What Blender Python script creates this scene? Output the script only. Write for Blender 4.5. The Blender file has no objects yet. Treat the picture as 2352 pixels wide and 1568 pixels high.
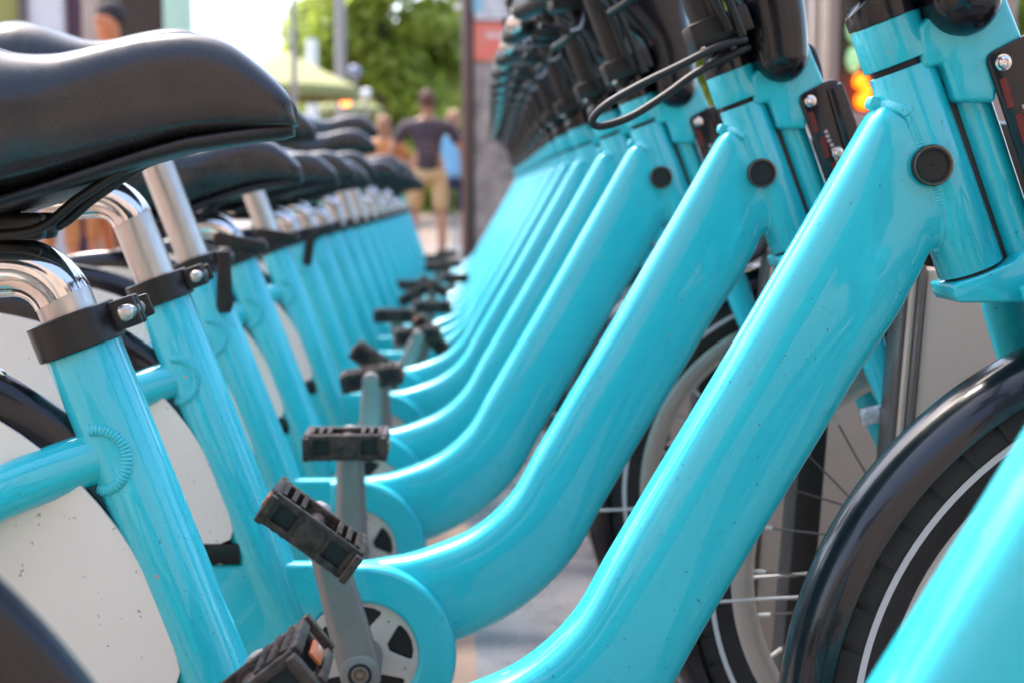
import bpy, bmesh, math, random
from mathutils import Vector, Matrix, noise
random.seed(7)
R = math.radians
S = bpy.context.scene
C = S.collection

# ------------------------------------------------------------ camera, sky, sun
H = 0.66
PITCH = math.atan((784-440)/3267.0)
YAW = math.atan((1176-1030)/3267.0*math.cos(PITCH))
cam_d = bpy.data.cameras.new('camera'); cam = bpy.data.objects.new('camera', cam_d); C.objects.link(cam)
cam.location = (0, 0, H)
cam.rotation_euler = (R(90)-PITCH, 0, -YAW)
cam_d.lens = 50; cam_d.sensor_width = 36; cam_d.clip_start = 0.02; cam_d.clip_end = 500
cam_d.dof.use_dof = True; cam_d.dof.focus_distance = 1.06; cam_d.dof.aperture_fstop = 6.3
S.camera = cam
CAMROT = cam.rotation_euler.to_matrix()

SUN_EL, SUN_AZ = 60, -40          # azimuth measured from +Y towards +X
w = bpy.data.worlds.new('World'); S.world = w; w.use_nodes = True
nt = w.node_tree; bg = nt.nodes['Background']
sky = nt.nodes.new('ShaderNodeTexSky'); sky.sky_type = 'NISHITA'; sky.sun_disc = False
sky.sun_elevation = R(SUN_EL); sky.sun_rotation = R(SUN_AZ); sky.air_density = 1.0; sky.dust_density = 3.0; sky.ozone_density = 1.0
nt.links.new(sky.outputs[0], bg.inputs[0]); bg.inputs[1].default_value = 0.15
sd = bpy.data.lights.new('sun', 'SUN'); sd.energy = 1.1; sd.angle = R(10); sd.color = (1.0, 0.93, 0.84)
sun = bpy.data.objects.new('sun', sd); C.objects.link(sun)
d = Vector((math.sin(R(SUN_AZ))*math.cos(R(SUN_EL)), math.cos(R(SUN_AZ))*math.cos(R(SUN_EL)), math.sin(R(SUN_EL))))
sun.rotation_euler = d.to_track_quat('Z', 'Y').to_euler()
S.view_settings.view_transform = 'Standard'; S.view_settings.look = 'None'
S.view_settings.exposure = 2.28; S.view_settings.gamma = 1; S.view_settings.use_curve_mapping = False

# ------------------------------------------------------------ helpers
YB = 0.99
def at(px, py, Y=YB):
    """a point of the photograph (2352 px wide) on the plane y = Y"""
    v = CAMROT @ Vector(((px-1176)/3267.0, -(py-784)/3267.0, -1))
    k = Y/v.y
    return Vector((v.x*k, Y, H+v.z*k))
def P(px, py):                       # bike-local (x, z) from the second bike
    a = at(px, py); return (a.x, a.z)
SC = 85/3300.0
YC = 1.406
def PC(px, py, off=0.0):             # bike-local (x, z) measured on the third bike
    a = at(px, py, YC+off); return (a.x+SC, a.z)

def link(name, me, mat=None, parent=None):
    o = bpy.data.objects.new(name, me); C.objects.link(o)
    if mat is not None:
        for m in (mat if isinstance(mat, (list, tuple)) else [mat]): me.materials.append(m)
    if parent is not None: o.parent = parent
    return o
def finish(bm, name, smooth=35):
    me = bpy.data.meshes.new(name)
    bmesh.ops.recalc_face_normals(bm, faces=bm.faces[:])
    bm.to_mesh(me); bm.free()
    if smooth:
        for p in me.polygons: p.use_smooth = True
        me.set_sharp_from_angle(angle=R(smooth))
    return me
def tag(o, label, cat, group=None, kind=None):
    if label: o['label'] = label
    if cat: o['category'] = cat
    if group: o['group'] = group
    if kind: o['kind'] = kind
    return o
def empty(name, loc=(0, 0, 0), label=None, cat=None, group=None, rz=0):
    o = bpy.data.objects.new(name, None); C.objects.link(o); o.location = loc; o.rotation_euler = (0, 0, rz)
    o.empty_display_size = .1
    return tag(o, label, cat, group)

def add_loft(bm, rings, cap=True, closed=False, mi=0):
    vs = [[bm.verts.new(p) for p in r] for r in rings]
    n = len(vs[0]); m = len(vs)
    for i in range(m if closed else m-1):
        a, b = vs[i], vs[(i+1) % m]
        for j in range(n):
            f = bm.faces.new((a[j], a[(j+1) % n], b[(j+1) % n], b[j])); f.material_index = mi
    if cap and not closed:
        f = bm.faces.new(vs[0][::-1]); f.material_index = mi
        f = bm.faces.new(vs[-1]); f.material_index = mi
def frames(pts):
    pts = [Vector(p) for p in pts]; out = []
    t0 = (pts[1]-pts[0]).normalized()
    ref = Vector((0, 1, 0)) if abs(t0.y) < .9 else Vector((0, 0, 1))
    u = (ref-t0*ref.dot(t0)).normalized()
    for i, p in enumerate(pts):
        if i == 0: t = t0
        elif i == len(pts)-1: t = (pts[-1]-pts[-2]).normalized()
        else: t = (pts[i+1]-pts[i-1]).normalized()
        u = (u-t*u.dot(t)).normalized()
        out.append((p, t, u, t.cross(u)))
    return out
def add_tube(bm, pts, r, n=16, mi=0, cap=True):
    fr = frames(pts); rings = []
    for i, (p, t, u, v) in enumerate(fr):
        rr = r[i] if isinstance(r, list) else r
        ru, rv = rr if isinstance(rr, tuple) else (rr, rr)
        rings.append([p+u*(ru*math.cos(2*math.pi*k/n))+v*(rv*math.sin(2*math.pi*k/n)) for k in range(n)])
    add_loft(bm, rings, cap, mi=mi)
def crom(pts, k=8):
    pts = [Vector(p) for p in pts]; q = [pts[0]*2-pts[1]]+pts+[pts[-1]*2-pts[-2]]; out = []
    for i in range(1, len(q)-2):
        for j in range(k):
            t = j/k; a, b, c, e = q[i-1], q[i], q[i+1], q[i+2]
            out.append(.5*((2*b)+(c-a)*t+(2*a-5*b+4*c-e)*t*t+(3*b-a-3*c+e)*t**3))
    out.append(pts[-1]); return out
def add_box(bm, c, s, rot=None, bev=0, mi=0, seg=2):
    b = bmesh.new(); bmesh.ops.create_cube(b, size=1)
    for v in b.verts: v.co = Vector((v.co.x*s[0], v.co.y*s[1], v.co.z*s[2]))
    if bev: bmesh.ops.bevel(b, geom=b.edges[:], offset=bev, segments=seg, affect='EDGES', profile=.5)
    merge(bm, b, (Matrix.Translation(c) @ (rot.to_4x4() if rot else Matrix.Identity(4))), mi)
def merge(bm, b, M=Matrix.Identity(4), mi=0):
    b.verts.index_update()
    vs = [bm.verts.new(M @ v.co) for v in b.verts]
    for f in b.faces:
        try:
            g = bm.faces.new([vs[v.index] for v in f.verts]); g.material_index = mi
        except ValueError: pass
    b.free()
def add_cyl(bm, a, b, r, n=24, bev=0, mi=0, r2=None):
    a = Vector(a); b = Vector(b); r2 = r if r2 is None else r2
    if bev:
        L = (b-a).length; t = (b-a).normalized()
        add_tube(bm, [a, a+t*bev*.3, a+t*bev, b-t*bev, b-t*bev*.3, b], [r-bev, r-bev*.3, r, r2, r2-bev*.3, r2-bev], n, mi)
    else: add_tube(bm, [a, b], [r, r2], n, mi)
def add_prism(bm, poly, y0, y1, bev=0, mi=0, seg=2):
    """polygon in XZ extruded along Y"""
    b = bmesh.new()
    vs = [b.verts.new((p[0], y0, p[1])) for p in poly]
    f = b.faces.new(vs); r = bmesh.ops.extrude_face_region(b, geom=[f])
    for v in r['geom']:
        if isinstance(v, bmesh.types.BMVert): v.co.y = y1
    if bev: bmesh.ops.bevel(b, geom=b.edges[:], offset=bev, segments=seg, affect='EDGES', profile=.5, clamp_overlap=True)
    merge(bm, b, mi=mi)
def add_lathe(bm, prof, n=64, c=(0, 0, 0), mi=0, a0=0, a1=360, closed=True):
    """profile of (radius, y), turned about the Y axis through c"""
    full = a1-a0 >= 360; rings = []
    m = n if full else n+1
    for k in range(m):
        a = R(a0+(a1-a0)*k/n)
        rings.append([Vector((c[0]+r*math.cos(a), c[1]+y, c[2]+r*math.sin(a))) for r, y in prof])
    add_loft(bm, rings, cap=not full, closed=full, mi=mi)
def add_sphere(bm, c, s, sub=2, mi=0, rot=None):
    b = bmesh.new(); bmesh.ops.create_icosphere(b, subdivisions=sub, radius=1)
    M = Matrix.Translation(c) @ (rot.to_4x4() if rot else Matrix.Identity(4)) @ Matrix.Diagonal((s[0], s[1], s[2], 1))
    merge(bm, b, M, mi)
def plate(name, loops, depth, bevel, mat, parent, loc, res=2):
    """a plate with holes in the XZ plane: loops of (x, z), the first is the outline"""
    cu = bpy.data.curves.new(name, 'CURVE'); cu.dimensions = '2D'; cu.fill_mode = 'BOTH'
    cu.extrude = depth/2-bevel; cu.bevel_depth = bevel; cu.bevel_resolution = res
    for lp in loops:
        sp = cu.splines.new('POLY'); sp.points.add(len(lp)-1); sp.use_cyclic_u = True
        for i, (x, z) in enumerate(lp): sp.points[i].co = (x, z, 0, 1)
    o = bpy.data.objects.new(name+'_c', cu); C.objects.link(o)
    dg = bpy.context.evaluated_depsgraph_get(); me = bpy.data.meshes.new_from_object(o.evaluated_get(dg))
    bpy.data.objects.remove(o); bpy.data.curves.remove(cu)
    me.transform(Matrix.Rotation(R(90), 4, 'X')); me.name = name
    for p in me.polygons: p.use_smooth = True
    me.set_sharp_from_angle(angle=R(40))
    me.materials.clear(); q = link(name, me, mat, parent); q.location = loc
    return q

# ------------------------------------------------------------ materials
def mat(name, col, rough=.5, metal=0, coat=0, spec=.5, bump=0, bscale=200, var=0, vscale=8, vcol=None, emit=0,
        specks=0, speckcol=(.05, .05, .04), trans=0, coatr=.05, stretch=None, rvar=0):
    m = bpy.data.materials.new(name); m.use_nodes = True; n = m.node_tree; b = n.nodes['Principled BSDF']
    b.inputs['Base Color'].default_value = (*col, 1); b.inputs['Roughness'].default_value = rough
    b.inputs['Metallic'].default_value = metal; b.inputs['Coat Weight'].default_value = coat
    b.inputs['Coat Roughness'].default_value = coatr; b.inputs['Specular IOR Level'].default_value = spec
    b.inputs['Transmission Weight'].default_value = trans
    tc = n.nodes.new('ShaderNodeTexCoord'); src = tc.outputs['Object']
    if stretch:
        mp = n.nodes.new('ShaderNodeMapping'); mp.inputs['Scale'].default_value = stretch
        n.links.new(src, mp.inputs[0]); src = mp.outputs[0]
    oi = n.nodes.new('ShaderNodeObjectInfo'); ml = n.nodes.new('ShaderNodeMath'); ml.operation = 'MULTIPLY'; ml.inputs[1].default_value = 37.0
    n.links.new(oi.outputs['Random'], ml.inputs[0]); va = n.nodes.new('ShaderNodeVectorMath'); va.operation = 'ADD'
    n.links.new(src, va.inputs[0]); n.links.new(ml.outputs[0], va.inputs[1]); src = va.outputs[0]
    def nz(s, det=4, r=.55):
        t = n.nodes.new('ShaderNodeTexNoise'); t.inputs['Scale'].default_value = s; t.inputs['Detail'].default_value = det
        t.inputs['Roughness'].default_value = r; n.links.new(src, t.inputs['Vector']); return t.outputs[0]
    def ramp(i, a, b2):
        r = n.nodes.new('ShaderNodeMapRange'); r.inputs[1].default_value = a; r.inputs[2].default_value = b2
        n.links.new(i, r.inputs[0]); return r.outputs[0]
    cur = None
    def mix(fac, colr, mul=1.0):
        nonlocal cur
        mx = n.nodes.new('ShaderNodeMix'); mx.data_type = 'RGBA'
        if cur: n.links.new(cur, mx.inputs[6])
        else: mx.inputs[6].default_value = (*col, 1)
        mx.inputs[7].default_value = (*colr, 1)
        if mul != 1:
            q = n.nodes.new('ShaderNodeMath'); q.operation = 'MULTIPLY'; q.inputs[1].default_value = mul
            n.links.new(fac, q.inputs[0]); fac = q.outputs[0]
        n.links.new(fac, mx.inputs[0]); cur = mx.outputs[2]
    if var: mix(ramp(nz(vscale), .35, .7), vcol or tuple(c*.6 for c in col), var)
    if specks:
        mix(ramp(nz(specks, 3, .6), .675, .71), speckcol, .85)
        mix(ramp(nz(specks*.22, 6, .7), .63, .72), tuple(c*.5 for c in col), .55)
        mix(ramp(nz(specks*.35, 2, .5), .765, .78), (.35, .30, .26), .9)
    if cur: n.links.new(cur, b.inputs['Base Color'])
    if rvar:
        r = n.nodes.new('ShaderNodeMapRange'); r.inputs[1].default_value = .3; r.inputs[2].default_value = .7
        r.inputs[3].default_value = max(0, rough-rvar); r.inputs[4].default_value = rough+rvar
        n.links.new(nz(vscale*3), r.inputs[0]); n.links.new(r.outputs[0], b.inputs['Roughness'])
    if bump:
        bp = n.nodes.new('ShaderNodeBump'); bp.inputs['Strength'].default_value = bump; bp.inputs['Distance'].default_value = .001
        n.links.new(nz(bscale), bp.inputs['Height']); n.links.new(bp.outputs[0], b.inputs['Normal'])
    if emit:
        b.inputs['Emission Color'].default_value = (*col, 1); b.inputs['Emission Strength'].default_value = emit
    return m
PAINT = mat('turquoise_paint', (.006, .485, .575),  .38, coat=.9, coatr=.05, spec=.5, var=.35, vscale=9, vcol=(.03, .58, .63), specks=260,
            speckcol=(.01, .12, .15), rvar=.05)
BLACKG = mat('glossy_black_plastic', (.005, .006, .009), .24, coat=.3, spec=.35, bump=.02, bscale=60, rvar=.05)
BLACKM = mat('matt_black_metal', (.008, .007, .007), .34, spec=.4, bump=.2, bscale=900, var=.4, vcol=(.03, .022, .02), vscale=30)
LEATHER = mat('black_saddle_vinyl', (.010, .009, .010), .26, spec=.6, var=.3, vcol=(.03, .028, .026), vscale=30, rvar=.05)
CHROME = mat('polished_chrome', (.72, .70, .68), .09, metal=1, bump=.04, bscale=80, rvar=.04)
SATIN = mat('satin_aluminium', (.58, .54, .50), .36, metal=1, var=.3, vcol=(.36, .33, .31), vscale=18, bump=.1, bscale=60, stretch=(9, 9, 1), rvar=.08)
CRANK = mat('grey_crank_alloy', (.27, .25, .24), .42, metal=.55, var=.25, vcol=(.2, .19, .18), vscale=30, bump=.08, bscale=400)
RING = mat('silver_chainring', (.60, .56, .51), .42, metal=.25, var=.3, vcol=(.4, .36, .32), vscale=40)
RUBBER = mat('tyre_rubber', (.022, .021, .022), .62, spec=.35, bump=.5, bscale=700, var=.4, vcol=(.05, .045, .04), vscale=25)
STRIPE = mat('reflective_stripe', (.62, .62, .62), .4, spec=.6)
RIM = mat('rim_alloy', (.60, .57, .53), .34, metal=.7, var=.2, vcol=(.4, .38, .35), vscale=40)
CREAM = mat('cream_panel', (.80, .72, .64), .42, var=.35, vscale=9, vcol=(.66, .60, .54), specks=150, speckcol=(.35, .30, .26), rvar=.08)
PEDAL = mat('worn_pedal_plastic', (.020, .013, .011), .5, spec=.3, bump=.6, bscale=400, var=.8, vcol=(.09, .06, .045), vscale=110, rvar=.15)
ORANGE = mat('orange_reflector', (.50, .13, .03), .35, coat=.3, var=.5, vscale=60)
CLEAR = mat('clear_reflector', (.42, .45, .48), .12, coat=.8, bump=1.5, bscale=260, var=.9, vscale=120, vcol=(.8, .82, .85), metal=.3)
YELLOW = mat('yellow_reflector', (.7, .55, .05), .2)
HOLE = mat('dark_recess', (.01, .008, .01), .6)
COPPER = mat('rusty_bolt', (.3, .16, .08), .4, metal=.7, var=.6, vcol=(.08, .05, .03), vscale=300)
BOLT = mat('bolt_steel', (.7, .68, .66), .15, metal=1)
TAN = mat('tan_dock_metal', (.40, .31, .245), .5, var=.25, vscale=5, vcol=(.30, .24, .19), bump=.15, bscale=600)
TRIM = mat('grey_dock_trim', (.13, .11, .10), .35, metal=.4, var=.3, vscale=20)
BLACKR = mat('black_rubber_strip', (.012, .012, .014), .5, var=.3, vscale=20)
REDREFL = mat('dark_red_reflection', (.12, .004, .004), .3)
PALE = mat('pale_print', (.45, .38, .36), .5)

# ------------------------------------------------------------ bike builder (bike-local: x forward, z up, y=0 centre plane)
GB = 'turquoise shared bikes docked in a row'
HA = Vector((P(2230, 618)[0]-P(2072, 165)[0], 0, P(2230, 618)[1]-P(2072, 165)[1])).normalized()   # head axis pointing down
HT = Vector((P(2072, 165)[0], 0, P(2072, 165)[1]))
HBOT = Vector((P(2230, 618)[0], 0, P(2230, 618)[1]))
HR = .0229
ST_T = Vector((P(165, 735)[0], 0, P(165, 735)[1])); ST_B = Vector((P(500, 1568)[0], 0, P(500, 1568)[1]))
SA = (ST_T-ST_B).normalized()                                      # seat axis pointing up
BBx, BBz = PC(830, 1530, -.06)
RAx, RAz = P(-419, 1672)
FAx, FAz = P(2726, 1646)
def V3(p, y=0): return Vector((p[0], y, p[1]))

def wheel(name, parent, cx, cz, loc_y=0, front=True):
    bm = bmesh.new()
    add_lathe(bm, [(.223, -.0125), (.2195, -.0135), (.207, -.0115), (.199, -.005), (.199, .005), (.207, .0115), (.2195, .0135), (.223, .0125), (.218, 0)], 96)
    wh = link(name, finish(bm, name, 40), RIM, parent); wh.location = (cx, loc_y, cz)
    bm = bmesh.new()
    prof = []
    for k in range(20):
        a = 2*math.pi*k/20
        prof.append((.2455+.0265*math.cos(a), .0245*math.sin(a)))
    add_lathe(bm, prof, 120)
    # tread shoulder blocks
    for side in (-1, 1):
        for k in range(54):
            a0 = 360/54*k; a1 = a0+360/54*.84
            pr = []
            for q, rr in ((R(57), .0290), (R(84), .0282), (R(84), .024), (R(57), .024)):
                pr.append((.2455+rr*math.cos(q), side*rr*.93*math.sin(q)))
            add_lathe(bm, pr, 3, a0=a0, a1=a1)
    for k in range(90):
        a0 = 4*k
        add_lathe(bm, [(.2738, -.013), (.2738, .013), (.268, .015), (.268, -.015)], 2, a0=a0, a1=a0+3.2)
    add = [0]
    me = finish(bm, 'tyre', 40)
    link('tyre', me, RUBBER, wh)
    bm = bmesh.new()
    for side in (-1, 1):
        pr = []
        for rr, q in ((.0268, 88), (.0268, 98), (.0255, 98), (.0255, 88)):
            pr.append((.2455+rr*math.cos(R(q)), side*rr*.925*math.sin(R(q))))
        add_lathe(bm, pr, 120)
    link('reflective_stripe', finish(bm, 'stripe', 40), STRIPE, wh)
    bm = bmesh.new()
    for k in range(28):
        side = -1 if k % 2 else 1; a = R(360/28*k); aa = a+R(68 if (k//2) % 2 else -68)
        p0 = Vector((.2*math.cos(a), 0, .2*math.sin(a))); p1 = Vector((.026*math.cos(aa), side*.028, .026*math.sin(aa)))
        add_tube(bm, [p0, p1], .0010, 6)
        add_tube(bm, [p0, p0+(p1-p0).normalized()*.014], .0021, 6, mi=1)
    sp = link('spokes', finish(bm, 'spokes', 40), [TRIM, RING], wh)
    bm = bmesh.new()
    add_lathe(bm, [(0.0005, -.05), (.006, -.05), (.006, -.036), (.03, -.034), (.03, -.026), (.02, -.02), (.02, .02), (.03, .026), (.03, .034), (.006, .036), (.006, .05), (.0005, .05)], 32)
    link('hub', finish(bm, 'hub', 40), SATIN, wh)
    return wh
def fender(name, parent, cx, cz, a0, a1):
    bm = bmesh.new(); prof = []
    for k in range(13):
        q = R(-74+148*k/12); prof.append((.256+.036*math.cos(q), .036*math.sin(q)))
    for k in range(12, -1, -1):
        q = R(-74+148*k/12); prof.append((.256+.0345*math.cos(q), .0345*math.sin(q)))
    add_lathe(bm, prof, 80, a0=a0, a1=a1)
    f = link(name, finish(bm, name, 50), BLACKG, parent); f.location = (cx, 0, cz); return f
def pedal_mesh():
    bm = bmesh.new()
    L, T, W = .0460, .0150, .027
    for s in (-1, 1):                                   # side plates, near and far
        y = s*W
        add_box(bm, (0, y, T-.003), (2*L, .007, .007), bev=.0012)
        add_box(bm, (0, y, -T+.003), (2*L, .007, .007), bev=.0012)
        for e in (-1, 1): add_box(bm, (e*(L-.004), y, 0), (.009, .0072, 2*T-.002), bev=.0015)
        for e in (-1, 1): add_box(bm, (e*.0155, y, 0), (.006, .0066, 2*T-.004), bev=.001)
        add_cyl(bm, (0, y-.0045, 0), (0, y+.0045, 0), .0145, 24, .0012)
        add_box(bm, (-.03, y-s*.0035, 0), (.027, .002, .028), mi=1)  # webs coloured dark to deepen the shade of the recesses
        add_box(bm, (.03, y-s*.0035, 0), (.027, .002, .028), mi=1)
    for e in (-1, 1):                                   # end bars and tread teeth
        add_box(bm, (e*L, 0, T-.003), (.007, 2*W, .007), bev=.001)
        add_box(bm, (e*L, 0, -T+.003), (.007, 2*W, .007), bev=.001)
        for sy in (-1, 1): add_box(bm, (e*L, sy*.04, 0), (.007, .008, 2*T-.002), bev=.001)
    for e in (-1, 1):
        for z in (-1, 1):
            for x0 in (.020, .030, .040):
                add_box(bm, (e*x0, 0, z*(T-.0005)), (.0045, 2*W-.006, .005), bev=.0008)
                for yy in range(-3, 4): add_box(bm, (e*x0, yy*.0072, z*(T+.0012)), (.0038, .0055, .0022))
    add_cyl(bm, (0, -W, 0), (0, W, 0), .0105, 16)
    me = finish(bm, 'pedal', 30); me.materials.append(PEDAL); me.materials.append(HOLE); return me
def refl_mesh():
    bm = bmesh.new()
    add_box(bm, (-.0498, -.003, -.001), (.0025, .026, .010), bev=.0008)
    me = finish(bm, 'pedal_reflector', 30); me.materials.append(ORANGE); return me
def crank_mesh(side):
    bm = bmesh.new(); rings = []
    L = .158
    for i in range(15):
        t = i/14; x = t*L
        hw = .0215*(1-t)+.0155*t; th = .0085-.002*t
        if i == 0: x = -.0195; hw = .007
        if i == 1: x = -.014; hw = .0165
        if i == 2: x = -.002; hw = .0202
        if i == 14: x = L+.0138; hw = .004
        if i == 13: x = L+.009; hw = .0115
        y0 = side*(.074+.006*min(1, max(0, x/L)))
        rings.append([Vector((x, y0+th*math.sin(a)*(.9 if abs(math.cos(a)) > .8 else 1), hw*math.copysign(abs(math.cos(a))**.7, math.cos(a)))) for a in [2*math.pi*k/20 for k in range(20)]])
    for r in rings[4:12]:                                # shallow groove down the outer face
        for v in r:
            if v.y*side > .0815-.0 and abs(v.z) < .007: v.y -= side*.0028
    add_loft(bm, rings)
    add_cyl(bm, (0, side*.024, 0), (0, side*.0845, 0), .0195, 32, .002)
    add_cyl(bm, (L, side*.07, 0), (L, side*.0905, 0), .0135, 24, .001)
    me = finish(bm, 'crank_arm', 35); me.materials.append(CRANK); return me
def bolt_mesh(side):
    bm = bmesh.new()
    y = side*.0848
    add_lathe(bm, [(.0115, y), (.0115, y+side*.0012), (.009, y+side*.0012), (.008, y-side*.002), (.0005, y-side*.002), (.0005, y-side*.004), (.0115, y-side*.004)], 24, mi=0)
    add_lathe(bm, [(.0068, y-side*.0018), (.0060, y+side*.0002), (.0032, y+side*.0002), (.0028, y-side*.0016), (.0028, y-side*.0018)], 24, mi=1)
    me = finish(bm, 'crank_bolt', 40); me.materials.append(HOLE); me.materials.append(COPPER); return me

def saddle_parts(parent):
    y0, x0 = 265, 683
    top = [(0, -8), (-8, 28), (-33, 65), (-93, 120), (-163, 168), (-243, 187), (-333, 183), (-433, 163), (-533, 139), (-620, 139), (-700, 160), (-800, 197), (-900, 213), (-1000, 195), (-1080, 130), (-1115, 60)]
    bot = [(0, -24), (-8, -26), (-33, -30), (-93, -34), (-163, -42), (-243, -52), (-333, -77), (-433, -112), (-533, -150), (-620, -182), (-700, -205), (-800, -215), (-900, -200), (-1000, -160), (-1080, -100), (-1115, 0)]
    hw = [.010, .017, .021, .024, .026, .029, .033, .042, .056, .072, .085, .098, .104, .100, .078, .045]
    def prof(i, scale=1, dz=0, low=False):
        t, b = top[i], bot[i]
        zt = at(x0+t[0], y0-t[1], YB).z; x = at(x0+t[0], y0-t[1], YB).x
        zb = at(x0+b[0], y0-b[1], YB-hw[i]*.8).z
        out = []
        n = 28; zm = zb+(zt-zb)*.42
        for k in range(n):
            a = 2*math.pi*k/n; c, s = math.cos(a), math.sin(a)
            yy = hw[i]*math.copysign(abs(c)**.62, c)
            if s >= 0: zz = zm+(zt-zm)*(abs(s)**.80)
            else: zz = zm-(zm-zb)*(abs(s)**.45)
            if s < 0: yy *= 1.0
            out.append((x, yy, zz))
        return out
    ri = [prof(i) for i in range(len(top))]
    rings = []
    cols = list(zip(*ri))
    cr = [crom(c, 4) for c in cols]
    m = len(cr[0])
    rings = [[cr[j][i] for j in range(len(cr))] for i in range(m)]
    bm = bmesh.new(); add_loft(bm, rings)
    sd = link('saddle', finish(bm, 'saddle', 60), LEATHER, parent)
    # base shell and piping under the vinyl
    bm = bmesh.new(); br = []
    for i in range(1, len(top)):
        b = bot[i]; x = at(x0+top[i][0], y0, YB).x; zb = at(x0+b[0], y0-b[1], YB-hw[i]*.8).z
        q = []
        for k in range(20):
            a = 2*math.pi*k/20; q.append(Vector((x, hw[i]*(.93 if i > 3 else .55+.1*i)*math.copysign(abs(math.cos(a))**.5, math.cos(a)), zb-(.004 if i > 4 else .0008*i)+.0055*math.copysign(abs(math.sin(a))**.7, math.sin(a)))))
        br.append(q)
    add_loft(bm, br)
    link('saddle_base', finish(bm, 'saddle_base', 50), BLACKM, sd)
    bm = bmesh.new()
    for sgn in (-1, 1):
        pts = [V3(at(*p, YB).xz, sgn*yy) for p, yy in (((470, 325), .008), ((330, 372), .014), ((200, 455), .02), ((95, 528), .021), ((-80, 528), .021), ((-200, 470), .03), ((-330, 400), .04))]
        add_tube(bm, crom(pts, 6), .0036, 10)
        add_box(bm, V3(P(40, 520), sgn*.014), (.045, .016, .018), bev=.004)
    link('saddle_rail', finish(bm, 'saddle_rail', 50), BLACKM, sd)
    return sd

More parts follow.
